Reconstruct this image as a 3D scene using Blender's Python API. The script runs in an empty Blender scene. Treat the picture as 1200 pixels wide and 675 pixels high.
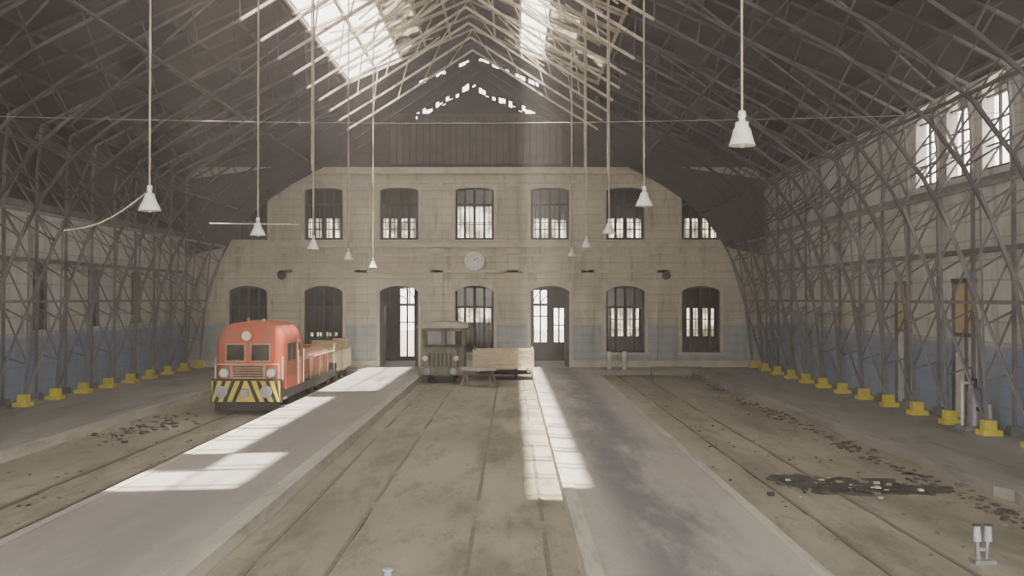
import bpy, math, random
from mathutils import Vector, Matrix
random.seed(7)
AX=-1.6; D=46.15; H=3.08
def roofz(u): return 14.2-0.43*abs(u)
def PX(px,d): return (px-600)*d/1200
def PZ(py,d): return H-(py-350)*d/1200
# ---------------------------------------------------------------- materials
class NT:
    def __init__(s,name):
        s.m=bpy.data.materials.new(name); s.m.use_nodes=True
        s.t=s.m.node_tree; s.t.nodes.clear()
        s.out=s.t.nodes.new('ShaderNodeOutputMaterial')
        s.geo=s.t.nodes.new('ShaderNodeNewGeometry')
        s.sep=s.t.nodes.new('ShaderNodeSeparateXYZ'); s.l(s.geo.outputs['Position'],s.sep.inputs[0])
    def n(s,k): return s.t.nodes.new(k)
    def l(s,a,b): s.t.links.new(a,b)
    def noise(s,scale,vec=(1,1,1),detail=5,rough=.6):
        mp=s.n('ShaderNodeMapping'); mp.inputs['Scale'].default_value=vec
        s.l(s.geo.outputs['Position'],mp.inputs['Vector'])
        n=s.n('ShaderNodeTexNoise'); n.inputs['Scale'].default_value=scale
        n.inputs['Detail'].default_value=detail; n.inputs['Roughness'].default_value=rough
        s.l(mp.outputs[0],n.inputs['Vector']); return n.outputs['Fac']
    def math(s,op,a,b=None,c=None,clamp=False):
        n=s.n('ShaderNodeMath'); n.operation=op; n.use_clamp=clamp
        for i,v in enumerate((a,b,c)):
            if v is None: continue
            if isinstance(v,(int,float)): n.inputs[i].default_value=v
            else: s.l(v,n.inputs[i])
        return n.outputs[0]
    def ramp(s,v,a,b):
        n=s.n('ShaderNodeMapRange'); n.interpolation_type='SMOOTHSTEP'
        n.inputs[1].default_value=a; n.inputs[2].default_value=b
        s.l(v,n.inputs[0]); return n.outputs[0]
    def mix(s,f,a,b):
        n=s.n('ShaderNodeMix'); n.data_type='RGBA'
        for i,v in ((0,f),(6,a),(7,b)):
            if isinstance(v,(int,float)): n.inputs[i].default_value=v
            elif isinstance(v,tuple): n.inputs[i].default_value=(*v,1)
            else: s.l(v,n.inputs[i])
        return n.outputs[2]
    def bsdf(s,col,rough=.8,metal=0,bump=None,bs=.3,bd=.02,spec=.3):
        b=s.n('ShaderNodeBsdfPrincipled')
        if isinstance(col,tuple): b.inputs['Base Color'].default_value=(*col,1)
        else: s.l(col,b.inputs['Base Color'])
        b.inputs['Roughness'].default_value=rough; b.inputs['Metallic'].default_value=metal
        b.inputs['Specular IOR Level'].default_value=spec
        if bump is not None:
            n=s.n('ShaderNodeBump'); n.inputs['Strength'].default_value=bs; n.inputs['Distance'].default_value=bd
            s.l(bump,n.inputs['Height']); s.l(n.outputs[0],b.inputs['Normal'])
        s.l(b.outputs[0],s.out.inputs[0]); return b
def simple(name,c1,c2=None,scale=3,rough=.7,metal=0,spec=.3,bs=.2,c3=None):
    t=NT(name)
    if c2 is None: c2=tuple(x*.7 for x in c1)
    f=t.noise(scale); g=t.ramp(f,.35,.68)
    c=t.mix(g,c1,c2)
    if c3: c=t.mix(t.math('MULTIPLY',t.ramp(t.noise(scale*1.7+1,(1,1,.5),8,.7),.46,.60),.8),c,c3)
    t.bsdf(c,rough,metal,f,bs,.01,spec); return t.m
def m_wall(name,base,dark,dado,dado_h,groove=.36,dado_mix=.8):
    t=NT(name); z=t.sep.outputs[2]
    n1=t.noise(.6); n2=t.noise(2.2,(1,1,.18),7,.65); n3=t.noise(12)
    c=t.mix(t.ramp(n1,.35,.7),base,dark)
    e=t.math('ADD',z,t.math('MULTIPLY',t.math('SUBTRACT',n2,.5),.5))
    f=t.math('SUBTRACT',1.0,t.ramp(e,dado_h-.1,dado_h+.1))
    f=t.math('MULTIPLY',f,t.math('MULTIPLY_ADD',n1,.6,dado_mix-.3,clamp=True))
    c=t.mix(f,c,dado)
    c=t.mix(t.math('MULTIPLY',t.ramp(n2,.48,.70),.7),c,tuple(x*.5 for x in dark))
    fr=t.math('FRACT',t.math('DIVIDE',z,groove)); gl=t.math('LESS_THAN',fr,.1)
    c=t.mix(t.math('MULTIPLY',gl,.4),c,tuple(x*.4 for x in dark))
    h=t.math('SUBTRACT',t.math('MULTIPLY',n3,.3),gl)
    t.bsdf(c,.85,0,h,.5,.02,.2); return t.m
M={}
M['wall_back']=m_wall('aged_cream_plaster',(.76,.71,.56),(.58,.535,.42),(.36,.43,.52),1.95,.36,.7)
M['wall_side']=m_wall('whitewashed_boards',(.80,.79,.75),(.63,.62,.59),(.31,.39,.55),1.95,.5,.95)
M['trim']=simple('cream_trim',(.74,.69,.55),(.56,.51,.40),2)
M['boards']=simple('dark_gable_boards',(.10,.088,.082),(.06,.053,.052),1.5,.9)
M['boards2']=simple('weathered_gable_slats',(.20,.18,.16),(.12,.11,.10),1.5,.9)
M['roof']=simple('sooty_roof_boards',(.088,.072,.082),(.050,.042,.049),.8,.95)
M['truss']=simple('grey_painted_steel',(.26,.25,.255),(.16,.155,.16),2,.7)
M['trussdark']=simple('dark_roof_steel',(.115,.10,.11),(.065,.058,.063),2,.8)  # darker copy of the truss steel for the roof members
M['sash_lit']=simple('white_bars_and_sunlit_tone',(.80,.74,.60),(.48,.40,.30),3,.6)  # white skylight bars; also colours trusses and rods as if sunlit
M['yellow']=simple('yellow_paint',(.80,.68,.08),(.62,.53,.12),5,.6)
M['black']=simple('black_paint',(.025,.025,.025),(.05,.045,.035),4,.6)
M['frame']=simple('dark_window_frame',(.065,.058,.055),(.09,.08,.07),3,.6)
M['enamel']=simple('white_enamel',(.87,.87,.83),(.74,.73,.68),6,.3,0,.5,.05)
M['wire']=simple('galvanised_wire',(.55,.48,.38),(.30,.26,.22),1.5,.5)
M['rust']=simple('dusty_rail',(.25,.225,.18),(.19,.17,.14),6,.7,.1)
M['red']=simple('red_orange_paint',(.70,.13,.06),(.56,.14,.085),1.8,.6,0,.3,.2,(.42,.20,.14))  # washed-out blotches: weathered paint plus painted-in sunlight
M['orange']=simple('orange_paint_sunlit_tone',(.80,.36,.20),(.78,.54,.40),3,.6,0,.3,.2,(.42,.25,.17))  # pale mix paints sunlight onto the locomotive's orange parts; dark blotches are dirt
M['pale']=simple('pale_paint',(.75,.68,.52),(.60,.50,.36),3,.6)
M['olive']=simple('olive_grey_paint',(.27,.265,.20),(.17,.165,.125),3,.7)
M['canvas']=simple('dusty_canopy',(.60,.58,.48),(.40,.38,.31),3,.8)
M['beige']=simple('beige_planks',(.80,.69,.50),(.60,.48,.33),3,.8)
M['crate']=simple('yellowish_crate_wood',(.78,.60,.30),(.55,.40,.20),4,.8)
M['stone']=simple('rubble_stone',(.20,.185,.155),(.28,.26,.215),4,.9)
M['soot']=simple('oily_dirt',(.06,.058,.052),(.11,.105,.092),4,.7)
M['paper']=simple('white_scrap',(.8,.8,.77),(.6,.6,.57),4,.8)
M['orangepanel']=simple('faded_orange_panel',(.82,.56,.26),(.76,.62,.42),1.5,.6)
M['teal']=simple('teal_shutter',(.10,.28,.27),(.06,.16,.16),3,.6)
M['metal']=simple('grey_metal',(.45,.46,.48),(.30,.31,.33),5,.45,.5)
M['bluewhite']=simple('bluish_white_paint',(.55,.6,.72),(.35,.38,.45),6,.5)
def m_glass():
    t=NT('dusty_window_glass'); a=t.n('ShaderNodeBsdfTransparent')
    t.l(t.mix(t.ramp(t.noise(1.7),.35,.65),(.78,.77,.70),(.32,.31,.27)),a.inputs[0])
    b=t.n('ShaderNodeBsdfGlossy'); b.inputs['Roughness'].default_value=.15
    mx=t.n('ShaderNodeMixShader'); mx.inputs[0].default_value=.06
    t.l(a.outputs[0],mx.inputs[1]); t.l(b.outputs[0],mx.inputs[2]); t.l(mx.outputs[0],t.out.inputs[0]); return t.m
M['glass']=m_glass()
def m_trans():
    t=NT('milky_skylight_glass'); a=t.n('ShaderNodeBsdfTranslucent')
    t.l(t.mix(t.ramp(t.noise(.7),.42,.60),(.40,.39,.33),(.04,.04,.035)),a.inputs[0])
    t.l(a.outputs[0],t.out.inputs[0]); return t.m
M['milky']=m_trans()
def m_floor(name,c1,c2,stain,xs=None,sc=1.0,amt=.8,ystr=.16,tracks=None):
    t=NT(name)
    big=t.noise(.35*sc,(1,.35,1)); mid=t.noise(1.6*sc,(1,ystr,1),8,.7); fine=t.noise(14,(1,1,1),6)
    c=t.mix(t.ramp(big,.38,.62),c1,c2)
    c=t.mix(t.math('MULTIPLY',t.ramp(mid,.48,.66),amt),c,stain)
    c=t.mix(t.math('MULTIPLY',t.ramp(fine,.5,.8),.35),c,tuple(x*.5 for x in c2))
    if tracks:   # oily dirt between and beside the rails
        w=t.noise(.8,(1,.2,1),7,.7)
        for xc in tracks:
            g=t.math('ABSOLUTE',t.math('SUBTRACT',t.sep.outputs[0],xc))
            g=t.math('SUBTRACT',1.0,t.ramp(g,.25,.95))
            g=t.math('MULTIPLY',g,t.ramp(w,.42,.62))
            c=t.mix(t.math('MULTIPLY',g,.6),c,stain)
    if xs:
        g=t.math('ABSOLUTE',t.math('SUBTRACT',t.sep.outputs[0],xs[0]))
        g=t.math('SUBTRACT',1.0,t.ramp(g,xs[1]*.3,xs[1]))
        g=t.math('MULTIPLY',g,t.ramp(t.noise(.9,(1,.22,1),8,.7),.36,.56))
        c=t.mix(t.math('MULTIPLY',g,.8),c,xs[2])
    t.bsdf(c,.85,0,t.math('ADD',fine,mid),.5,.03,.25); return t.m
M['plat1']=m_floor('concrete_platform',(.49,.46,.42),(.40,.375,.345),(.28,.265,.25),(-5.0,1.0,(.33,.315,.30)),1,.5)
M['plat2']=m_floor('concrete_platform_stained',(.52,.49,.445),(.43,.405,.37),(.29,.28,.265),(2.15,1.05,(.155,.16,.18)),1,.6)
M['walk']=m_floor('grey_walkway',(.41,.39,.36),(.32,.305,.285),(.20,.19,.18))
M['kerb']=m_floor('kerb_stone',(.62,.59,.51),(.50,.475,.42),(.35,.33,.29),None,2)
M['dirt']=m_floor('dusty_track_bed',(.46,.43,.335),(.35,.325,.25),(.15,.142,.115),None,1.3,.55,.3,(-7.5,-2.9,-.3,5.0,6.6))
M['ground']=simple('outside_ground',(.35,.33,.28),(.28,.26,.22),.5,.9)
# ---------------------------------------------------------------- mesh builder
class MB:
    def __init__(s): s.v=[];s.f=[];s.m=[];s.sm=[];s.mats=[]
    def mi(s,k):
        if k not in s.mats: s.mats.append(k)
        return s.mats.index(k)
    def add(s,vs,fs,k,smooth=False):
        o=len(s.v); s.v+= [tuple(v) for v in vs]; i=s.mi(k)
        for f in fs: s.f.append([o+j for j in f]); s.m.append(i); s.sm.append(smooth)
    def box(s,x0,x1,y0,y1,z0,z1,k):
        vs=[(x,y,z) for z in (z0,z1) for y in (y0,y1) for x in (x0,x1)]
        s.add(vs,[(0,2,3,1),(4,5,7,6),(0,1,5,4),(2,6,7,3),(0,4,6,2),(1,3,7,5)],k)
    def bar(s,p,q,w,h,k,up=(0,0,1)):
        p=Vector(p);q=Vector(q);d=(q-p)
        if d.length<1e-6: return
        d.normalize(); u=Vector(up)
        if abs(d.dot(u))>.97: u=Vector((0,1,0)) if abs(d.y)<.9 else Vector((1,0,0))
        a=d.cross(u).normalized(); b=a.cross(d).normalized()
        vs=[c+a*(sx*w/2)+b*(sy*h/2) for c in (p,q) for sy in (-1,1) for sx in (-1,1)]
        s.add(vs,[(0,2,3,1),(4,5,7,6),(0,1,5,4),(2,6,7,3),(0,4,6,2),(1,3,7,5)],k)
    def cyl(s,p,q,r,k,n=12,r2=None):
        p=Vector(p);q=Vector(q);d=(q-p).normalized(); r2=r if r2 is None else r2
        u=Vector((0,0,1)) if abs(d.z)<.9 else Vector((1,0,0))
        a=d.cross(u).normalized(); b=a.cross(d)
        vs=[]
        for c,rr in ((p,r),(q,r2)):
            for i in range(n):
                t=2*math.pi*i/n; vs.append(c+a*math.cos(t)*rr+b*math.sin(t)*rr)
        s.add(vs,[(i,(i+1)%n,n+(i+1)%n,n+i) for i in range(n)],k,True)
        s.add(vs[:n],[tuple(range(n))],k); s.add(vs[n:],[tuple(range(n))],k)
    def lathe(s,c,prof,k,n=24):
        vs=[];fs=[]
        for r,z in prof:
            for i in range(n):
                t=2*math.pi*i/n; vs.append((c[0]+r*math.cos(t),c[1]+r*math.sin(t),c[2]+z))
        for j in range(len(prof)-1):
            for i in range(n):
                fs.append((j*n+i,j*n+(i+1)%n,(j+1)*n+(i+1)%n,(j+1)*n+i))
        s.add(vs,fs,k,True)
    def prism(s,poly,lo,hi,k,axis='z',smooth=False):
        n=len(poly)
        def P(a,b,c): return {'z':(a,b,c),'y':(a,c,b),'x':(c,a,b)}[axis]
        vs=[P(a,b,lo) for a,b in poly]+[P(a,b,hi) for a,b in poly]
        s.add(vs,[(i,(i+1)%n,n+(i+1)%n,n+i) for i in range(n)],k,smooth)
        s.add(vs[:n],[tuple(range(n))],k); s.add(vs[n:],[tuple(range(n))],k)
    def grid(s,axis,a0,a1,z0,z1,c0,c1,holes,k):
        A=sorted({a0,a1,*[min(max(v,a0),a1) for h in holes for v in h[:2]]})
        Z=sorted({z0,z1,*[min(max(v,z0),z1) for h in holes for v in h[2:]]})
        for i in range(len(A)-1):
            run=None
            for j in range(len(Z)-1):
                ca=(A[i]+A[i+1])/2; cz=(Z[j]+Z[j+1])/2
                hole=any(h[0]<ca<h[1] and h[2]<cz<h[3] for h in holes)
                if not hole and run is None: run=Z[j]
                if run is not None and (hole or j==len(Z)-2):
                    zt=Z[j] if hole else Z[j+1]
                    if axis=='x': s.box(A[i],A[i+1],c0,c1,run,zt,k)
                    else: s.box(c0,c1,A[i],A[i+1],run,zt,k)
                    run=None
    def obj(s,name,parent=None,loc=None,bevel=0):
        me=bpy.data.meshes.new(name); me.from_pydata(s.v,[],s.f)
        for k in s.mats: me.materials.append(M[k])
        me.polygons.foreach_set('material_index',s.m); me.polygons.foreach_set('use_smooth',s.sm)
        me.update()
        import bmesh
        bm=bmesh.new(); bm.from_mesh(me); bmesh.ops.recalc_face_normals(bm,faces=bm.faces); bm.to_mesh(me); bm.free()
        o=bpy.data.objects.new(name,me); bpy.context.collection.objects.link(o)
        if parent: o.parent=parent
        if loc: o.location=loc
        if bevel:
            b=o.modifiers.new('bevel','BEVEL'); b.width=bevel; b.segments=2; b.limit_method='ANGLE'
        return o
def empty(name,loc=(0,0,0)):
    e=bpy.data.objects.new(name,None); e.location=loc; bpy.context.collection.objects.link(e); return e
# ---------------------------------------------------------------- floor
XL=AX-13.1; XR=AX+13.1; YF=-4.0
DE=D-.01
b=MB()
nx,ny=90,140
vs=[];fs=[]
from mathutils import noise as mn
for j in range(ny+1):
    for i in range(nx+1):
        x=XL+(XR-XL)*i/nx; y=YF+(D-YF)*j/ny
        z=-.2+.035*mn.noise(Vector((x*.9,y*.5,0)))+.02*mn.noise(Vector((x*3,y*2,3)))
        vs.append((x,y,z))
for j in range(ny):
    for i in range(nx): a=j*(nx+1)+i; fs.append((a,a+1,a+nx+2,a+nx+1))
b.add(vs,fs,'dirt',True); b.obj('floor')
b=MB(); b.box(-6.5,-3.65,YF,DE,-.3,0,'plat1'); b.box(-3.9,-3.62,YF,D-2.6,-.29,.012,'kerb'); b.box(-6.52,-6.36,YF,D-2.6,-.29,.012,'kerb'); b.obj('station_platform')
b=MB(); b.box(.85,3.55,YF,DE,-.3,0,'plat2'); b.box(.83,1.03,YF,D-2.6,-.29,.012,'kerb'); b.box(3.42,3.57,YF,D-2.6,-.29,.012,'kerb'); b.obj('station_platform')
b=MB(); b.box(XL+.01,-10.2,YF,DE,-.3,0,'walk'); b.box(-10.34,-10.18,YF,DE,-.29,.01,'kerb'); b.obj('side_walkway')
b=MB()
pts=[(8.0+.18*mn.noise(Vector((0,y*.6,5)))+.1*mn.noise(Vector((1,y*2.1,5))),y) for y in [YF+(DE-YF)*i/120 for i in range(121)]]
b.prism([(XR-.01,YF)]+pts+[(XR-.01,DE)],-.3,0,'walk'); b.obj('side_walkway')
b=MB(); b.box(-3.61,.82,D-2.6,DE,-.3,-.004,'plat1'); b.obj('cross_platform')
b=MB(); b.box(3.58,7.7,D-2.2,DE,-.3,-.004,'plat1'); b.obj('cross_platform')
b=MB(); b.box(-10.17,-6.53,D-2.2,DE,-.3,-.004,'walk'); b.obj('cross_platform')
b=MB(); b.box(-60,60,-60,110,-.6,-.32,'ground'); b.obj('ground')
def rails(xc,g,y0,y1,dz=0):
    b=MB()
    for s in (-1,1):
        N=24; prev=None
        for i in range(N+1):
            y=y0+(y1-y0)*i/N; x=xc+s*g/2
            if prev: b.bar((prev[0],prev[1],-.21+dz),(x,y,-.21+dz),.06,.075,'rust')
            prev=(x,y)
    b.obj('railway_track')
rails(-7.5,1.0,YF,D-2.4); rails(-2.7,1.0,YF,D-2.8,-.018); rails(-.05,1.0,YF,D-2.8,-.018); rails(5.0,1.0,YF,D-2.4,-.01)
# ---------------------------------------------------------------- back wall
CX=-1.69; BAY=3.4
bays=[CX+BAY*i for i in range(-3,4)]
def zz(py): return H+(350-py)/26
ztop=zz(197)
holes=[];
for i,c in enumerate(bays):
    w=.87
    if i in (2,4): holes.append((c-w,c+w,0,zz(335)))
    else: holes.append((c-w,c+w,zz(413),zz(335)))
    holes.append((c-w,c+w,zz(281),zz(220)))
b=MB(); b.grid('x',XL,XR,-.3,ztop,D,D+.45,holes,'wall_back'); b.obj('wall_back')
b=MB()
for z,h,dp in ((zz(200),.28,.22),(zz(213),.10,.10),(zz(287),.22,.18),(zz(299),.10,.08),(zz(318),.12,.1),(.14,.28,.08)):
    if z<1:
        xs=sorted([XL]+[v for i in (2,4) for v in (bays[i]-.95,bays[i]+.95)]+[XR])
        for a in range(0,len(xs),2): b.box(xs[a],xs[a+1],D-dp,D-.002,z-h/2,z+h/2,'trim')
    else: b.box(XL+.3,XR-.3,D-dp,D-.002,z-h/2,z+h/2,'trim')
b.obj('trim_1')
b=MB()
for i in range(6):
    x=(bays[i]+bays[i+1])/2
    b.box(x-.28,x+.28,D-.1,D-.003,.28,zz(290),'wall_back'); b.box(x-.22,x+.22,D-.08,D-.003,zz(283),zz(215),'wall_back')
    b.box(x-.34,x+.34,D-.16,D-.003,zz(296),zz(291),'trim'); b.box(x-.28,x+.28,D-.14,D-.003,zz(219),zz(214),'trim')
for i,c in enumerate(bays):
    for (z0,z1) in ((None,zz(335)),(zz(281),zz(220))):
        lo=z0 if z0 else (0 if i in (2,4) else zz(413))
        for s in (-1,1): b.box(min(c+s*.87,c+s*1.0),max(c+s*.87,c+s*1.0),D-.06,D-.003,lo,z1,'trim')
        n=10; ar=.26 if z0 is None else .12
        pts=[(c-.87+1.74*k/n, z1-ar+(ar+.01)*math.sin(math.pi*k/n)**.7) for k in range(n+1)]
        b.prism([(c+1.02,z1-ar),(c+1.02,z1+.2),(c-1.02,z1+.2),(c-1.02,z1-ar)]+pts,D-.09,D-.003,'trim','y')
        if lo>0: b.box(c-1.05,c+1.05,D-.14,D-.003,lo-.1,lo,'trim')
b.obj('trim_2')
wn=1
def window(c,z0,z1,w,kind):
    global wn
    b=MB(); y0,y1=D+.12,D+.22; k='frame'
    b.box(c-w,c-w+.09,y0,y1,z0,z1,k); b.box(c+w-.09,c+w,y0,y1,z0,z1,k)
    b.box(c-w,c+w,y0,y1,z1-.1,z1,k); b.box(c-w,c+w,y0,y1,z0,z0+.1,k)
    zt=z0+(z1-z0)*.68
    b.box(c-w,c+w,y0-.02,y1,zt-.05,zt+.05,k)
    b.box(c-.06,c+.06,y0-.03,y1,z0,z1,k)
    for s in (-.5,.5): b.box(c+s*w-.05,c+s*w+.05,y0,y1,z0,z1,k)
    for s in (-.75,-.25,.25,.75): b.box(c+s*w-.015,c+s*w+.015,y0+.02,y1-.02,z0,zt,k)
    for q in (.34,): b.box(c-w,c+w,y0+.02,y1-.02,z0+(z1-z0)*q-.015,z0+(z1-z0)*q+.015,k)
    b.box(c-w,c+w,y0+.045,y0+.055,z0,z1,'glass')
    b.box(c-w,c+w,y0+.06,y0+.075,zt+.05,z1-.1,'frame')
    if kind=='teal': b.box(c-w,c+w,y0+.06,y0+.08,z0,z1,'teal')
    if kind=='half': b.box(c,c+w,y0+.06,y0+.08,z0+.9,z1,'frame')
    if kind=='dark': b.box(c-w,c+w,y0+.06,y0+.08,z0+.9,z1,'frame')
    b.obj('window_%d'%wn); wn+=1
for i,c in enumerate(bays):
    if i not in (2,4): window(c,zz(413),zz(335),.87,'teal' if i==0 else ('dark' if i in(1,) else ''))
    window(c,zz(281),zz(220),.87,'half' if i==4 else '')
dn=1
for i in (2,4):
    c=bays[i]; z1=zz(335); b=MB(); y0,y1=D+.12,D+.24;k='frame'; zt=z1-.85
    for s in (-1,1): b.box(min(c+s*.87,c+s*.76),max(c+s*.87,c+s*.76),y0,y1,0,z1,k)
    b.box(c-.87,c+.87,y0,y1,z1-.1,z1,k); b.box(c-.87,c+.87,y0-.02,y1,zt-.06,zt+.06,k)
    for q in (-.45,0,.45): b.box(c+q-.025,c+q+.025,y0+.02,y1-.02,zt,z1,k)
    for r in (.4,.75):
        for a in range(8):
            t0=math.pi*a/8;t1=math.pi*(a+1)/8
            b.bar((c+r*math.cos(t0),y0+.06,zt+r*math.sin(t0)),(c+r*math.cos(t1),y0+.06,zt+r*math.sin(t1)),.03,.04,k)
    for s in (-1,1):
        x=c+s*.74; b.box(x-.03,x+.03,D+.24,D+1.0,.02,zt-.06,k)
        for z in (.3,1.2): b.box(x-.045,x+.045,D+.36,D+.88,z,z+.65,'boards')
    b.obj('door_%d'%dn); dn+=1
# inner hall behind the back wall
b=MB(); YB=D+5
fh=[]
for i,c in enumerate(bays):
    cc=c*YB/D
    if i==2: fh.append((cc+.05,cc+.75,.2,3.6))
    elif i==4: fh.append((cc-.8,cc-.15,.9,3.5)); fh.append((cc+.2,cc+.7,.9,2.6))
    elif i==0: pass
    elif i==3: fh.append((cc-.8,cc+.8,1.9,3.4))
    else: fh.append((cc-.7,cc-.1,1.2,2.9)); fh.append((cc+.1,cc+.7,1.2,2.9))
    if i==3: fh.append((cc-.85,cc+.85,5.9,7.7))
    elif i in (1,2,4,5,6): fh.append((cc-.8,cc-.1,6.0,7.1)); fh.append((cc+.1,cc+.8,6.0,7.1))
b.grid('x',XL,XR,-.3,9.2,YB,YB+.3,fh,'boards')
for h in fh:
    xm=(h[0]+h[1])/2; b.box(xm-.04,xm+.04,YB+.1,YB+.18,h[2],h[3],'frame')
    zm=(h[2]+h[3])/2; b.box(h[0],h[1],YB+.1,YB+.18,zm-.03,zm+.03,'frame')
b.obj('wall_far_hall')
b=MB(); b.box(XL,XR,D+.46,YB-.01,4.5,4.8,'boards'); b.box(XL,XR,D+.46,YB-.01,9.2,9.4,'boards'); b.box(XL,XR,D+.46,YB-.01,-.3,-.01,'walk')
for x in (XL-.3,XR): b.box(x,x+.3,D+.46,YB+.3,-.3,9.4,'boards')
b.obj('hall_partition')
# gable of vertical boards with broken slots
b=MB(); w=.3; u=-13.1
def pc(u0,u1,za,zb,zc,zd,dy):
    b.prism([(AX+u0,za),(AX+u1+.012,zb),(AX+u1+.012,zd),(AX+u0,zc)],D+.05+dy,D+.13,'boards','y')
def lowz(u): return (12.72-.56*abs(u)) if u<0 else (12.42-.42*abs(u))
while u<13.09:
    v=u+w; dy=random.uniform(0,.03); ra,rb=roofz(u)-.02,roofz(v)-.02
    if abs((u+v)/2)<2.9:
        n=2
        for k in range(n):
            a=u+w*k/n; c=u+w*(k+1)/n; hh=random.choice([.08,.15,.24,.28,.2,.04])
            if random.random()<.25: hh=0
            j0=random.uniform(-.06,.06); la,lc=lowz(a)+j0,lowz(c)+j0
            if a<0<c: la=lc=lowz(.1)
            pc(a,c,ztop,ztop,la,lc,dy)
            ra,rc=roofz(a)-.02,roofz(c)-.02; g=random.choice([0,0,0,.1,.15,.18])
            if g: pc(a,c,la+hh,lc+hh,ra-.14-g,rc-.14-g,dy); pc(a,c,ra-.14,rc-.14,ra,rc,dy)
            else: pc(a,c,la+hh,lc+hh,ra,rc,dy)
    else: pc(u,v,ztop,ztop,ra,rb,dy)
    u=v
for z in (9.6,10.9): b.box(AX-9+(z-9.6)*1.6,AX+9-(z-9.6)*1.6,D-.02,D+.04,z,z+.15,'boards')
for i in range(26):
    x=AX-3.75+.3*i; b.box(x-.12,x+.12,D-.05-.01*(i%2),D+.02,9.15,11.35-.05*(i%3),'boards2')
b.box(AX-3.95,AX+3.95,D-.1,D-.03,11.3,11.42,'boards2')
b.obj('gable_boarding')
inner=[(12.35,0),(12.2,2.0),(11.9,3.7),(11.2,5.4),(10.1,6.9),(8.7,8.0),(7.0,8.9),(5.2,9.9),(3.4,11.0),(1.7,12.1),(0,13.2)]
b=MB()
for s in (-1,1):
    poly=[(AX+s*u,z) for u,z in inner[3:7]]+[(AX+s*7.0,ztop+.3),(AX+s*12.9,8.4),(AX+s*12.9,5.0)]
    b.prism(poly,D-.42,D-.30,'boards','y')
b.obj('arch_spandrel')
# ---------------------------------------------------------------- side walls
def sidewall(name,x0,x1,holes):
    b=MB(); b.grid('y',YF,D-.02,-.3,5.9,x0,x1,[h for h in holes if h[2]<5.8],'wall_side')
    b.grid('y',YF,D-.02,5.9,8.5,x0,x1,[h for h in holes if h[2]>5.8],'wall_side' if name=='wall_right' else 'boards'); b.obj(name)
rh=[]
for y in [YF+1+2.05*i for i in range(17)]:
    if y<29.6: rh.append((y,y+1.35,6.2,8.45))
rdoors=[(25.3,26.9,0,3.6),(29.4,30.9,0,3.6),(20.5,21.9,0,3.4)]
sidewall('wall_right',XR,XR+.3,rh+rdoors)
lh=[(y,y+1.1,2.1,4.1) for y in (15.0,19.1,23.2,27.3,31.4,35.5,39.6)]
sidewall('wall_left',XL-.3,XL,lh)
b=MB()
for h in rh:
    b.box(XR+.1,XR+.16,h[0],h[1],h[2],h[2]+.08,'frame'); ym=(h[0]+h[1])/2
    b.box(XR+.1,XR+.16,ym-.03,ym+.03,h[2],h[3],'frame')
    for z in (6.8,7.4,8.0): b.box(XR+.1,XR+.16,h[0],h[1],z-.02,z+.02,'frame')
b.obj('window_%d'%wn); wn+=1
for h in lh:
    b=MB(); b.box(XL-.2,XL-.14,h[0],h[1],h[2],h[3],'frame')
    for q in (0,.5,1):
        y=h[0]+.04+(h[1]-h[0]-.08)*q; b.box(XL-.14,XL-.06,y-.04,y+.04,h[2],h[3],'truss')
    b.box(XL-.14,XL-.06,h[0],h[1],3.4,3.48,'truss'); b.obj('window_%d'%wn); wn+=1
for h in rdoors:
    b=MB(); z1=h[3]
    b.box(XR+.1,XR+.18,h[0],h[1],0.01,2.1,'paper'); b.box(XR+.1,XR+.18,h[0],h[1],2.2,z1,'orangepanel')
    for y in (h[0]+.05,(h[0]+h[1])/2,h[1]-.05): b.box(XR+.05,XR+.2,y-.05,y+.05,0.01,z1,'truss')
    for z in (2.15,z1-.06): b.box(XR+.05,XR+.2,h[0],h[1],z-.05,z+.05,'truss')
    b.obj('door_%d'%dn); dn+=1
b=MB()
for s,x in ((1,XR),(-1,XL)):
    a,c=(x-.12,x-.003) if s>0 else (x+.003,x+.12)
    b.box(a,c,YF,D-.5,5.8,6.02,'truss'); b.box(a,c,YF,D-.5,4.2,4.32,'truss')
b.obj('trim_3')
# ---------------------------------------------------------------- roof
b=MB(); T=.12
def slab(s,u0,u1,y0,y1,k='roof',dz=0,t=T):
    z0,z1=roofz(u0)+dz,roofz(u1)+dz
    vs=[(AX+s*u0,y0,z0),(AX+s*u1,y0,z1),(AX+s*u1,y1,z1),(AX+s*u0,y1,z0)]
    vs+=[(x,y,z+t) for x,y,z in vs]
    b.add(vs,[(0,1,2,3),(4,5,6,7),(0,1,5,4),(1,2,6,5),(2,3,7,6),(3,0,4,7)],k)
S0,S1=12.5,42.0
for s in (-1,1):
    slab(s,0,.9,YF,D+.5); slab(s,5.1,13.9,YF,D+.5); slab(s,.9,5.1,YF,S0); slab(s,.9,5.1,S1,D+.5)
b.obj('ceiling')
b=MB()
us=[.9,1.9,2.9,3.95,5.1]
nb=15; L=(S1-S0)/nb
for s in (-1,1):
    for j in range(nb):
        y0=S0+L*j; y1=y0+L
        for i in range(4):
            r=random.random()
            if s<0: op=(i==3 and (r<.8 or j in (2,3,4,5,6,7))) or (i==2 and (j in (0,) or j>8) and r<.85) or (i==2 and r<.25)
            else: op=(i==1)
            if op: continue
            if s>0 and i==3 and r<.8: slab(s,us[i],us[i+1],y0,y1,'roof',.02,.03); continue
            if s<0 and i==0 and r<.75: slab(s,us[i],us[i+1],y0,y1,'roof',.02,.03); continue
            if i in (1,2) and r<.35: slab(s,us[i],us[i+1],y0,y1,'roof',.02,.03); continue
            if s>0 and i==0: slab(s,us[i],us[i+1],y0,y1,'roof' if r<.7 else 'milky',.02,.004); continue
            slab(s,us[i],us[i+1],y0,y1,'milky',.03,.004)
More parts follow.
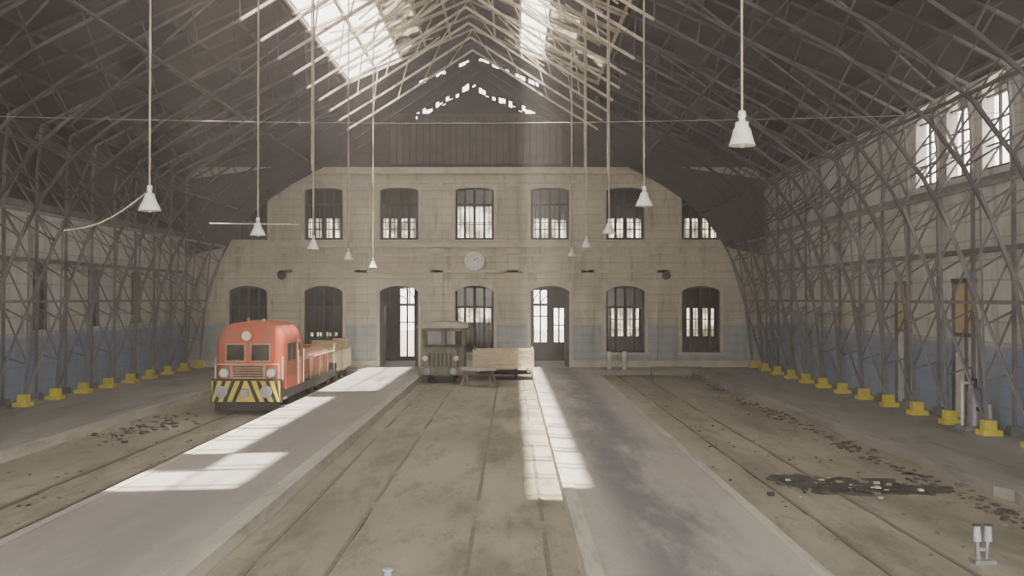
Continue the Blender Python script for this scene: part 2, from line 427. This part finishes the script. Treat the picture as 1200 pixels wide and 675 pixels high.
b.obj('skylight_glazing')
b=MB()
for s in (-1,1):
    for u in us: b.bar((AX+s*u,S0,roofz(u)-.06),(AX+s*u,S1,roofz(u)-.06),.08,.12,'sash_lit')
    for j in range(nb+1):
        y=S0+L*j; b.bar((AX+s*.9,y,roofz(.9)-.03),(AX+s*5.1,y,roofz(5.1)-.03),.06,.08,'sash_lit')
    for j in range(40):
        y=random.uniform(27,41.5); u0=random.uniform(1.0,3.5); u1=u0+random.uniform(.8,1.6)
        b.bar((AX+s*u0,y,roofz(u0)-random.uniform(.1,.3)),(AX+s*min(u1,5.1),y+random.uniform(-1.5,1.5),roofz(u1)-random.uniform(.1,.8)),.05,.05,'sash_lit')
b.obj('skylight_frame')
b=MB()
for s in (-1,1):
    for u in [.5]+[5.3+1.25*i for i in range(7)]:
        b.bar((AX+s*u,YF,roofz(u)-.08),(AX+s*u,D-.1,roofz(u)-.08),.07,.11,'trussdark')
    for (u,z) in (inner[4],inner[6]):
        b.bar((AX+s*u,YF,z),(AX+s*u,D-.45,z),.05,.06,'trussdark')
    y=YF
    while y<D-5:
        b.bar((AX+s*5.3,y,roofz(5.3)-.2),(AX+s*12.6,y+6,roofz(12.6)-.2),.05,.05,'truss')
        y+=6.15
b.obj('roof_purlins')
# trusses
def lerp(P,n):
    segs=[math.dist(P[i],P[i+1]) for i in range(len(P)-1)]; L=sum(segs); out=[]
    for k in range(n+1):
        d=L*k/n; i=0
        while i<len(segs)-1 and d>segs[i]: d-=segs[i]; i+=1
        t=min(1,d/segs[i]); out.append((P[i][0]+(P[i+1][0]-P[i][0])*t,P[i][1]+(P[i+1][1]-P[i][1])*t))
    return out
def make_truss(lit,webs):
    tb=MB()
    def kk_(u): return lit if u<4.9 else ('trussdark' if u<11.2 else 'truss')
    for s in (-1,1):
        I=lerp(inner,16); O=lerp([(12.95,0.0),(12.95,8.25),(12.6,roofz(12.6)-.2),(0,roofz(0)-.15)],16)
        for P,w in ((I,.075),(O,.08)):
            for a,c in zip(P,P[1:]):
                tb.bar((s*a[0],0,a[1]),(s*c[0],0,c[1]),w,w,kk_((a[0]+c[0])/2))
        for k in range(1,16):
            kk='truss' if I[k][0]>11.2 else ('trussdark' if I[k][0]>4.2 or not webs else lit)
            if k<7 or webs: tb.bar((s*I[k][0],0,I[k][1]),(s*O[k+1][0],0,O[k+1][1]),.04,.04,kk)
            if k<7: tb.bar((s*I[k][0],0,I[k][1]),(s*O[k][0],0,O[k][1]),.045,.045,kk)
        tb.box(min(s*12.15,s*12.6),max(s*12.15,s*12.6),-.2,.2,0.0,.12,'yellow')
        tb.box(min(s*12.22,s*12.5),max(s*12.22,s*12.5),-.12,.12,.12,.34,'yellow')
        tb.box(min(s*12.8,s*13.08),max(s*12.8,s*13.08),-.12,.12,0,.2,'truss')
    return tb
ty=[.6+2.05*i for i in range(-2,23)]
ms={}
for i,y in enumerate(ty):
    if y>D-.4: continue
    key=('sash_lit' if 13<y<42.3 else 'trussdark', i%2==0)  # trusses below the skylight get the bright colour as painted sunlight
    if key not in ms:
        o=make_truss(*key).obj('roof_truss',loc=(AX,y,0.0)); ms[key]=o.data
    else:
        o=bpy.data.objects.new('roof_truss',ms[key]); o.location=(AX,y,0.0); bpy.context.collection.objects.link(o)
b=MB()
for s in (-1,1):
    for i in range(len(ty)-1):
        y0,y1=ty[i],ty[i+1]
        if y1>D-.4: continue
        a=AX+s*12.28; e=AX+s*11.25
        b.bar((a,y0,.35),(e,y1,5.3),.05,.05,'truss'); b.bar((a,y1,.35),(e,y0,5.3),.05,.05,'truss')
        if i%2==0:
            f=AX+s*12.9; b.bar((f,y0,6.0),(f,y1,8.2),.05,.05,'truss'); b.bar((f,y1,6.0),(f,y0,8.2),.05,.05,'truss')
    for (u,z) in ((12.03,3.0),(11.2,5.4)): b.bar((AX+s*u,YF,z),(AX+s*u,D-.5,z),.06,.08,'truss')
b.obj('lattice_bracing')
# ---------------------------------------------------------------- pendant lamps
def lamp(x,y,z,R=.16,arm=0):
    b=MB(); zr=roofz(x-AX)-.05
    b.cyl((0,0,.2),(0,0,zr-z),.008+.0005*y,'wire',6)
    b.lathe((0,0,0),[(0.012,.24),(.035,.23),(.04,.17),(.03,.16),(.03,.13),(.065,.12),(.07,.07),(.085,.05),(.095,.01),(R*.8,-.03),(R*.98,-.10),(R*1.06,-.115),(R*.97,-.105),(R*.75,-.03),(.02,.0)],'enamel')
    b.lathe((0,0,-.07),[(.001,-.07),(.035,-.05),(.045,-.02),(.03,.02),(.02,.06)],'enamel',12)
    if arm: 
        b.cyl((-arm,0,.12),(arm*.85,0,.1),.016,'wire',6)
    o=b.obj('pendant_lamp',loc=(x,y,z)); return o
for k,(px,py) in enumerate([(175,237),(302,269),(367,287),(408,300),(437,310)]):
    X=-5.0; d=1200*X/(px-600); lamp(X,d,PZ(py,d),.15,.95 if k==1 else 0)
for k,(px,py) in enumerate([(870,157),(755,234),(714,268),(687,286),(670,297)]):
    X=2.3; d=1200*X/(px-600); lamp(X,d,PZ(py,d),.13 if k==0 else .15,.9 if k==3 else 0)
b=MB(); P=[]
for i in range(13):
    t=i/12; px=168+(75-168)*t; py=228+42*t+10*math.sin(math.pi*t)*1; P.append((PX(px,14.1),14.1,PZ(py,14.1)))
for a,c in zip(P,P[1:]): b.cyl(a,c,.012,'wire',6)
b.obj('hanging_cable')
b=MB(); P=[(XL+(XR-XL)*i/20,22.2,PZ(135,22)-.0-.25*math.sin(math.pi*i/20)+.12) for i in range(21)]
for a,c in zip(P,P[1:]): b.cyl(a,c,.009,'wire',6)
b.obj('span_cable')
b=MB()
for px,y0,d in ((365,60,30.0),(408,60,33.0),(685,70,34.0),(670,190,37.0),(437,290,40.0),(712,60,31.0)):
    x=PX(px,d); b.cyl((x,d,roofz(x-AX)-.1),(x,d,PZ(y0 if y0>150 else 200,d)),.022,'sash_lit',6)
b.obj('hanging_rods')
# ---------------------------------------------------------------- clock, speakers
b=MB(); cz=zz(306); n=36
b.cyl((CX,D-.32,cz),(CX,D-.06,cz),.47,'trim',n); b.cyl((CX,D-.335,cz),(CX,D-.322,cz),.43,'enamel',n)
for i in range(12):
    t=math.pi*i/6; b.bar((CX+.33*math.sin(t),D-.34,cz+.33*math.cos(t)),(CX+.38*math.sin(t),D-.34,cz+.38*math.cos(t)),.012,.02,'black')
b.bar((CX,D-.345,cz),(CX+.16,D-.345,cz+.14),.012,.03,'black'); b.bar((CX,D-.345,cz),(CX-.05,D-.345,cz+.3),.012,.02,'black')
b.obj('wall_clock')
for px in (333,779):
    b=MB(); x=PX(px,D); z=zz(322); b.cyl((x,D-.1,z),(x,D-.3,z),.09,'frame',16); b.cyl((x,D-.3,z),(x,D-.5,z-.04),.1,'frame',20,.2); b.obj('wall_loudspeaker')
# ---------------------------------------------------------------- locomotive
root=empty('diesel_locomotive',(-7.45,28.7,-.165))
def arc_top(hw,z0,zs,rise,r,n=10):
    P=[(-hw,z0),(hw,z0),(hw,zs)]
    for i in range(1,n): 
        t=math.pi*i/n; P.append((hw*math.cos(t)*1.0,zs+rise*math.sin(t)))
    P.append((-hw,zs)); return P
b=MB(); b.box(-.98,.98,.15,9.0,.42,.66,'black'); b.box(-1.0,1.0,0,.16,.32,.98,'black')
b.box(-1.0,1.0,8.9,9.05,.32,.9,'black'); b.box(-.8,.8,1.0,8.2,.3,.42,'black'); b.obj('frame',root,bevel=.02)
b=MB(); 
b.box(-.96,.96,-.03,0,.36,.94,'yellow')
for s in (-1,1):
    for i in range(4):
        x0=s*(.04+i*.25); x1=s*(.15+i*.25)
        q=[(x0,.94),(x1,.94),(min(.96,abs(x1)+.24)*s,.36),(min(.96,abs(x0)+.24)*s,.36)]
        b.prism(q,-.04,-.03,'black','y')
b.obj('chevron_panel',root)
b=MB()
plan=[]
hw=.98; R=.42
for i in range(7):
    t=math.pi+math.pi/2*i/6; plan.append((-hw+R+R*math.cos(t),.22+R+R*math.sin(t)))
for i in range(7):
    t=-math.pi/2+math.pi/2*i/6; plan.append((hw-R+R*math.cos(t),.22+R+R*math.sin(t)))
plan+= [(hw,3.0),(-hw,3.0)]
layers=[(.98,1.0),(1.95,1.0),(2.15,.97),(2.32,.90),(2.45,.78),(2.54,.58),(2.58,.3)]
cy=1.6; vs=[];fs=[];n=len(plan)
for z,k in layers:
    for x,y in plan: vs.append((x*k,cy+(y-cy)*(k*.4+.6),z))
for j in range(len(layers)-1):
    for i in range(n): fs.append((j*n+i,j*n+(i+1)%n,(j+1)*n+(i+1)%n,(j+1)*n+i))
fs.append(tuple(range((len(layers)-1)*n,len(layers)*n)))
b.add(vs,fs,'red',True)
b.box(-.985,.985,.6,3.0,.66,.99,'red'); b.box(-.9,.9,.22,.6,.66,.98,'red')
b.obj('cab',root)
b=MB()
for s in (-1,1):
    x0,x1=(.10,.60) if s>0 else (-.60,-.10)
    b.box(x0-.03,x1+.03,.20,.23,1.47,1.98,'orange')
    b.box(x0,x1,.185,.225,1.5,1.95,'frame'); b.box(x0+.04,x1-.04,.175,.19,1.54,1.91,'glass')
    xs=(.965,.995) if s>0 else (-.995,-.965)
    for y in (.85,1.45): b.box(*xs,y,y+.45,1.45,1.95,'frame')
    xs=(.97,.99) if s>0 else (-.99,-.97)
    b.box(*xs,2.15,2.75,.75,2.0,'orange'); xs=(.975,1.0) if s>0 else (-1.0,-.975); b.box(*xs,2.25,2.65,1.5,1.9,'frame')
    for y in (2.08,2.82): b.cyl((s*1.04,y,.7),(s*1.04,y,1.7),.015,'pale',8)
    b.cyl((s*.66,.12,1.15),(s*.66,.3,1.15),.11,'enamel',16); b.cyl((s*.66,.14,1.15),(s*.66,.3,1.15),.14,'metal',16)
    b.cyl((s*.62,-.22,.66),(s*.62,0,.66),.06,'black',12); b.cyl((s*.62,-.26,.66),(s*.62,-.22,.66),.17,'metal',18)
    for y in (.35,8.7): b.cyl((s*.95,y,.9),(s*.95,y,1.6),.02,'pale',8)
    b.cyl((s*.9,.1,1.02),(s*.9,.1,1.4),.015,'pale',8)
b.cyl((-.9,.1,1.4),(.9,.1,1.4),.015,'pale',8)
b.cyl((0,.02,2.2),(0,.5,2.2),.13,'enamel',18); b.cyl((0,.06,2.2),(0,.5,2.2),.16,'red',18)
b.box(-.09,.09,-.18,0,.5,.72,'metal')
for i in range(5): b.box(-.42,.42,.18,.225,1.03+.07*i,1.07+.07*i,'frame')
b.box(-.5,.5,.2,.226,.99,1.4,'orange')
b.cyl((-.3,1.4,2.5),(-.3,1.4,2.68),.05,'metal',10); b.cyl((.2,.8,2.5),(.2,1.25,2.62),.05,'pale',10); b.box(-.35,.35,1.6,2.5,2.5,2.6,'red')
b.obj('cab_fittings',root)
b=MB(); P=arc_top(.78,.66,1.35,.2,0)
b.prism(P,3.0,8.6,'orange','y'); 
for i in range(9):
    y=3.4+i*.56
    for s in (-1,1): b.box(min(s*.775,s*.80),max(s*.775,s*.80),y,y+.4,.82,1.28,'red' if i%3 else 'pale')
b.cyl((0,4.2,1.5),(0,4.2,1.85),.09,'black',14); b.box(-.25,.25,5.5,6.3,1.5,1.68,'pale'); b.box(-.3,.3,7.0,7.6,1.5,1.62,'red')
for s in (-1,1): 
    b.cyl((s*.93,3.1,1.35),(s*.93,8.8,1.35),.02,'pale',8)
    for y in (4.5,6,7.5,8.8): b.cyl((s*.93,y,.66),(s*.93,y,1.35),.018,'pale',8)
b.obj('hood',root)
b=MB()
for y in (1.3,2.7,6.2,7.6):
    for s in (-1,1):
        b.cyl((s*.46,y,.36),(s*.56,y,.36),.36,'black',24); b.cyl((s*.56,y,.36),(s*.6,y,.36),.1,'metal',12)
    b.cyl((-.5,y,.36),(.5,y,.36),.06,'black',10)
for y in (2.0,6.9):
    for s in (-1,1): b.box(min(s*.62,s*.74),max(s*.62,s*.74),y-1.0,y+1.0,.26,.46,'black')
b.box(-.9,.9,.1,.2,.1,.34,'black')
for s in (-1,1):
    for z in (.2,.42): b.box(min(s*.8,s*1.02),max(s*.8,s*1.02),.35,.65,z-.02,z+.02,'metal')
b.obj('running_gear',root)
# ---------------------------------------------------------------- small canopy shunter in the centre
root=empty('rail_motor_trolley',(-2.75,39.4,-.165))
b=MB(); b.box(-.85,.85,.1,3.2,.38,.56,'olive'); b.box(-.88,.88,0,.12,.3,.62,'olive')
b.box(-.62,.62,.15,1.1,.56,1.2,'olive'); P=arc_top(.62,1.2,1.21,.14,0); b.prism(P,.15,1.1,'olive','y')
for i in range(6): b.box(-.45+.16*i,-.38+.16*i,.12,.15,.65,1.15,'frame')
b.box(-.85,.85,1.1,1.2,.56,1.35,'olive'); b.box(-.85,-.78,1.2,3.1,.56,1.3,'olive'); b.box(.78,.85,1.2,3.1,.56,1.3,'olive'); b.box(-.85,.85,3.0,3.1,.56,1.35,'olive')
for x in (-.8,0,.8):
    for y in (1.15,3.05): b.box(x-.05,x+.05,y-.05,y+.05,1.3,2.1,'olive')
for y in (1.8,2.5):
    for x in (-.8,.8): b.box(x-.04,x+.04,y-.04,y+.04,1.3,2.1,'olive')
b.box(-.5,.5,2.2,2.7,.56,1.0,'frame'); b.box(-.8,.8,1.13,1.16,1.95,2.1,'olive')
b.obj('body',root,bevel=.015)
b=MB(); P=[(-1.0,2.1),(1.0,2.1)]+[(1.0*math.cos(math.pi*i/12),2.14+.2*math.sin(math.pi*i/12)) for i in range(13)]
b.prism(P,.75,3.35,'canvas','y'); b.obj('canopy_roof',root)
b=MB()
for y in (.75,2.5):
    for s in (-1,1): b.cyl((s*.45,y,.3),(s*.55,y,.3),.3,'black',20)
    b.cyl((-.5,y,.3),(.5,y,.3),.05,'black',8)
for s in (-1,1): b.cyl((s*.6,.02,.95),(s*.6,.16,.95),.1,'enamel',14); b.cyl((s*.5,-.15,.46),(s*.5,0,.46),.12,'metal',14)
b.obj('wheels_and_lamps',root)
# ---------------------------------------------------------------- flat wagons
def wagon(x,y,w,l,h,load=False,z0=-.165,name='flat_wagon'):
    b=MB(); b.box(-w/2,w/2,0,l,.45,.58,'beige')
    n=max(3,int(w/.6))
    for yy in (0,l-.05):
        for k in range(3): b.box(-w/2,w/2,yy,yy+.05,.60+k*(h-.6)/3,.57+(k+1)*(h-.6)/3,'beige')
        for i in range(n+1):
            xx=-w/2+w*i/n; b.box(xx-.03,xx+.03,yy-.03,yy,.45,h+.03,'pale')
    for xx in (-w/2,w/2-.05): b.box(xx,xx+.05,.05,l-.05,.6,h,'beige')
    for yy in (.4,l-.4):
        for s in (-1,1): b.cyl((s*(.45),yy,.24),(s*(.55),yy,.24),.24,'black',18)
        b.cyl((-w/2+.1,yy,.24),(w/2-.1,yy,.24),.05,'black',8)
    b.box(-w/2+.15,-w/2+.25,.1,l-.1,.3,.45,'beige'); b.box(w/2-.25,w/2-.15,.1,l-.1,.3,.45,'beige')
    if load:
        for (a,c,e) in ((-.35,.6,.35),(.3,.5,.22),(-.05,1.4,.3),(.35,1.4,.4)):
            b.box(a-.27,a+.27,c-.25,c+.25,.58,h+e,'crate')
            for zc in (h+.02,h+e-.08): b.box(a-.285,a+.285,c-.265,c+.265,zc,zc+.05,'pale')
    return b.obj(name,loc=(x,y,z0))
wagon(-.35,41.0,2.4,1.9,1.2)
wagon(-7.5,38.6,1.4,2.0,1.15,True)
wagon(-7.5,41.2,1.4,2.0,1.2,True)
b=MB()
for y in (0,.9):
    for x in (-.5,.5):
        b.bar((x-.15,y,0),(x,y,.6),.05,.05,'olive'); b.bar((x+.15,y,0),(x,y,.6),.05,.05,'olive')
b.box(-.65,.65,-.1,1.0,.6,.68,'canvas'); b.obj('work_trestle',loc=(-1.25,38.0,-.19))
for px in (714,732):
    b=MB(); b.cyl((0,0,0),(0,0,.6),.1,'paper',14); b.cyl((0,0,.6),(0,0,.8),.14,'paper',14,.1); b.cyl((0,0,0),(0,0,.05),.18,'metal',14)
    b.obj('bollard',loc=(PX(px,44.2),44.2,0))
def bench(x,y,z,w,l,h,name='iron_bench_frame'):
    b=MB()
    for sx in (-w/2,w/2):
        for sy in (0,l): b.bar((sx,sy,0),(sx,sy,h),.05,.05,'olive')
        b.bar((sx,0,h*.4),(sx,l,h*.4),.04,.04,'olive')
    for i in range(4): b.box(-w/2,w/2,l*i/4+.02,l*i/4+l/4-.04,h,h+.05,'olive')
    b.obj(name,loc=(x,y,z))
bench(PX(795,40.5),40.5,-.19,2.0,.6,.5)
# pump near right wall
b=MB(); b.box(-.35,.35,-.3,.3,0,.1,'metal'); b.cyl((0,0,.1),(0,0,.85),.17,'metal',20); b.lathe((0,0,.85),[(.17,0),(.15,.08),(.08,.13),(.0,.15)],'metal',20)
b.cyl((-.3,0,.1),(-.3,0,1.15),.035,'enamel',10); b.cyl((-.3,0,1.1),(0,0,1.1),.035,'enamel',10); b.cyl((0,0,.95),(0,0,1.2),.05,'black',12)
b.cyl((.25,-.1,.1),(.25,-.1,.6),.09,'enamel',14); b.cyl((.0,-.17,.5),(.0,-.3,.5),.06,'black',12)
d=3696/(503-350); b.obj('water_pump',loc=(PX(1142,d),d,0))
b=MB(); b.box(-.13,.13,-.1,.1,0,.06,'metal'); 
for s in (-1,1):
    b.cyl((s*.05,0,.05),(s*.065,0,.30),.022,'metal',10); b.cyl((s*.065,0,.28),(s*.07,0,.47),.05,'bluewhite',14,.04); b.cyl((s*.07,0,.47),(s*.07,0,.49),.052,'frame',14)
b.box(-.05,.05,-.02,.02,.16,.2,'metal')
b.obj('switch_stand',loc=(PX(1150,12.7),12.7,-.2))
b=MB(); b.cyl((0,0,0),(0,0,.05),.1,'metal',16); b.cyl((0,0,.05),(0,0,.13),.05,'bluewhite',14,.035); b.cyl((0,0,.13),(0,0,.15),.06,'bluewhite',14)
b.obj('floor_marker',loc=(PX(455,11.9),11.9,-.2))
# ---------------------------------------------------------------- rubble
def lump(b,x,y,z,r,k):
    vs=[];
    for sx,sy,sz in [(a,c,e) for e in (0,1) for c in (-1,1) for a in (-1,1)]:
        q=random.uniform(.5,1); vs.append((x+sx*r*q,y+sy*r*random.uniform(.5,1.1),z+(sz*r*random.uniform(.3,.6) if sz else -.01)))
    b.add(vs,[(0,2,3,1),(4,5,7,6),(0,1,5,4),(2,6,7,3),(0,4,6,2),(1,3,7,5)],k)
b=MB()
for i in range(520):
    y=random.uniform(12,43); x=7.55+random.gauss(-.1,.16)
    lump(b,x,y,-.2,random.uniform(.02,.07),random.choice(['stone','soot','soot']))
for i in range(160):
    x=random.uniform(3.9,7.6); y=random.uniform(13,43); lump(b,x,y,-.205,random.uniform(.015,.04),random.choice(['stone','stone','soot']))
b.obj('rubble')
b=MB()
n=40; cx,cy=PX(1000,17.9),17.9
for (ox,oy,rx,ry,sd) in ((0,0,.95,.8,1),(1.0,-.3,.6,.4,4),(-.8,.7,.5,.5,9)):
    pts=[]
    for i in range(n):
        t=2*math.pi*i/n; r=1+.5*mn.noise(Vector((math.cos(t)*2.2,math.sin(t)*2.2,sd)))
        pts.append((cx+ox+rx*r*math.cos(t),cy+oy+ry*r*math.sin(t)))
    b.prism(pts,-.215,-.178-.001*sd,'soot')
for i in range(90): lump(b,cx+random.gauss(0,.7),cy+random.gauss(0,.5),-.185,random.uniform(.02,.08),random.choice(['soot','soot','stone','soot','soot','paper']))
b.obj('debris_pile')
b=MB()
for i in range(160):
    x=random.uniform(-10.0,-6.7); y=random.uniform(14,27.5); lump(b,x,y,-.205,random.uniform(.015,.04),random.choice(['stone','stone','soot']))
for i in range(90): lump(b,random.gauss(-9.3,.35),random.gauss(26.3,1.5),-.205,random.uniform(.03,.09),random.choice(['stone','soot']))
b.obj('rubble')
# ---------------------------------------------------------------- dusty air inside the shed
hm=bpy.data.materials.new('dusty_air'); hm.use_nodes=True; ht=hm.node_tree; ht.nodes.clear()
ho=ht.nodes.new('ShaderNodeOutputMaterial'); hv=ht.nodes.new('ShaderNodeVolumePrincipled')
hv.inputs['Color'].default_value=(1,.93,.90,1); hv.inputs['Density'].default_value=.0085; hv.inputs['Anisotropy'].default_value=.6
ht.links.new(hv.outputs[0],ho.inputs['Volume']); M['haze']=hm
b=MB(); b.box(XL-.05,XR+.05,YF-.5,D+.02,-.35,14.4,'haze'); b.obj('dusty_air')
# ---------------------------------------------------------------- light
w=bpy.data.worlds.new('World'); bpy.context.scene.world=w; w.use_nodes=True
bg=w.node_tree.nodes['Background']; bg.inputs[0].default_value=(1.0,.955,.87,1); bg.inputs[1].default_value=7.4
sd=bpy.data.lights.new('sun','SUN'); sd.energy=25; sd.angle=.02; sd.color=(1,.92,.78)
so=bpy.data.objects.new('sun',sd); bpy.context.collection.objects.link(so); so.location=(0,0,40)
so.rotation_euler=Vector((0.0,.32,-1)).to_track_quat('-Z','Y').to_euler()
cd=bpy.data.cameras.new('camera'); cam=bpy.data.objects.new('camera',cd); bpy.context.collection.objects.link(cam)
cd.sensor_width=36; cd.lens=36; cam.location=(0,0,H); cam.rotation_euler=(math.radians(90+.597),0,0)
bpy.context.scene.camera=cam
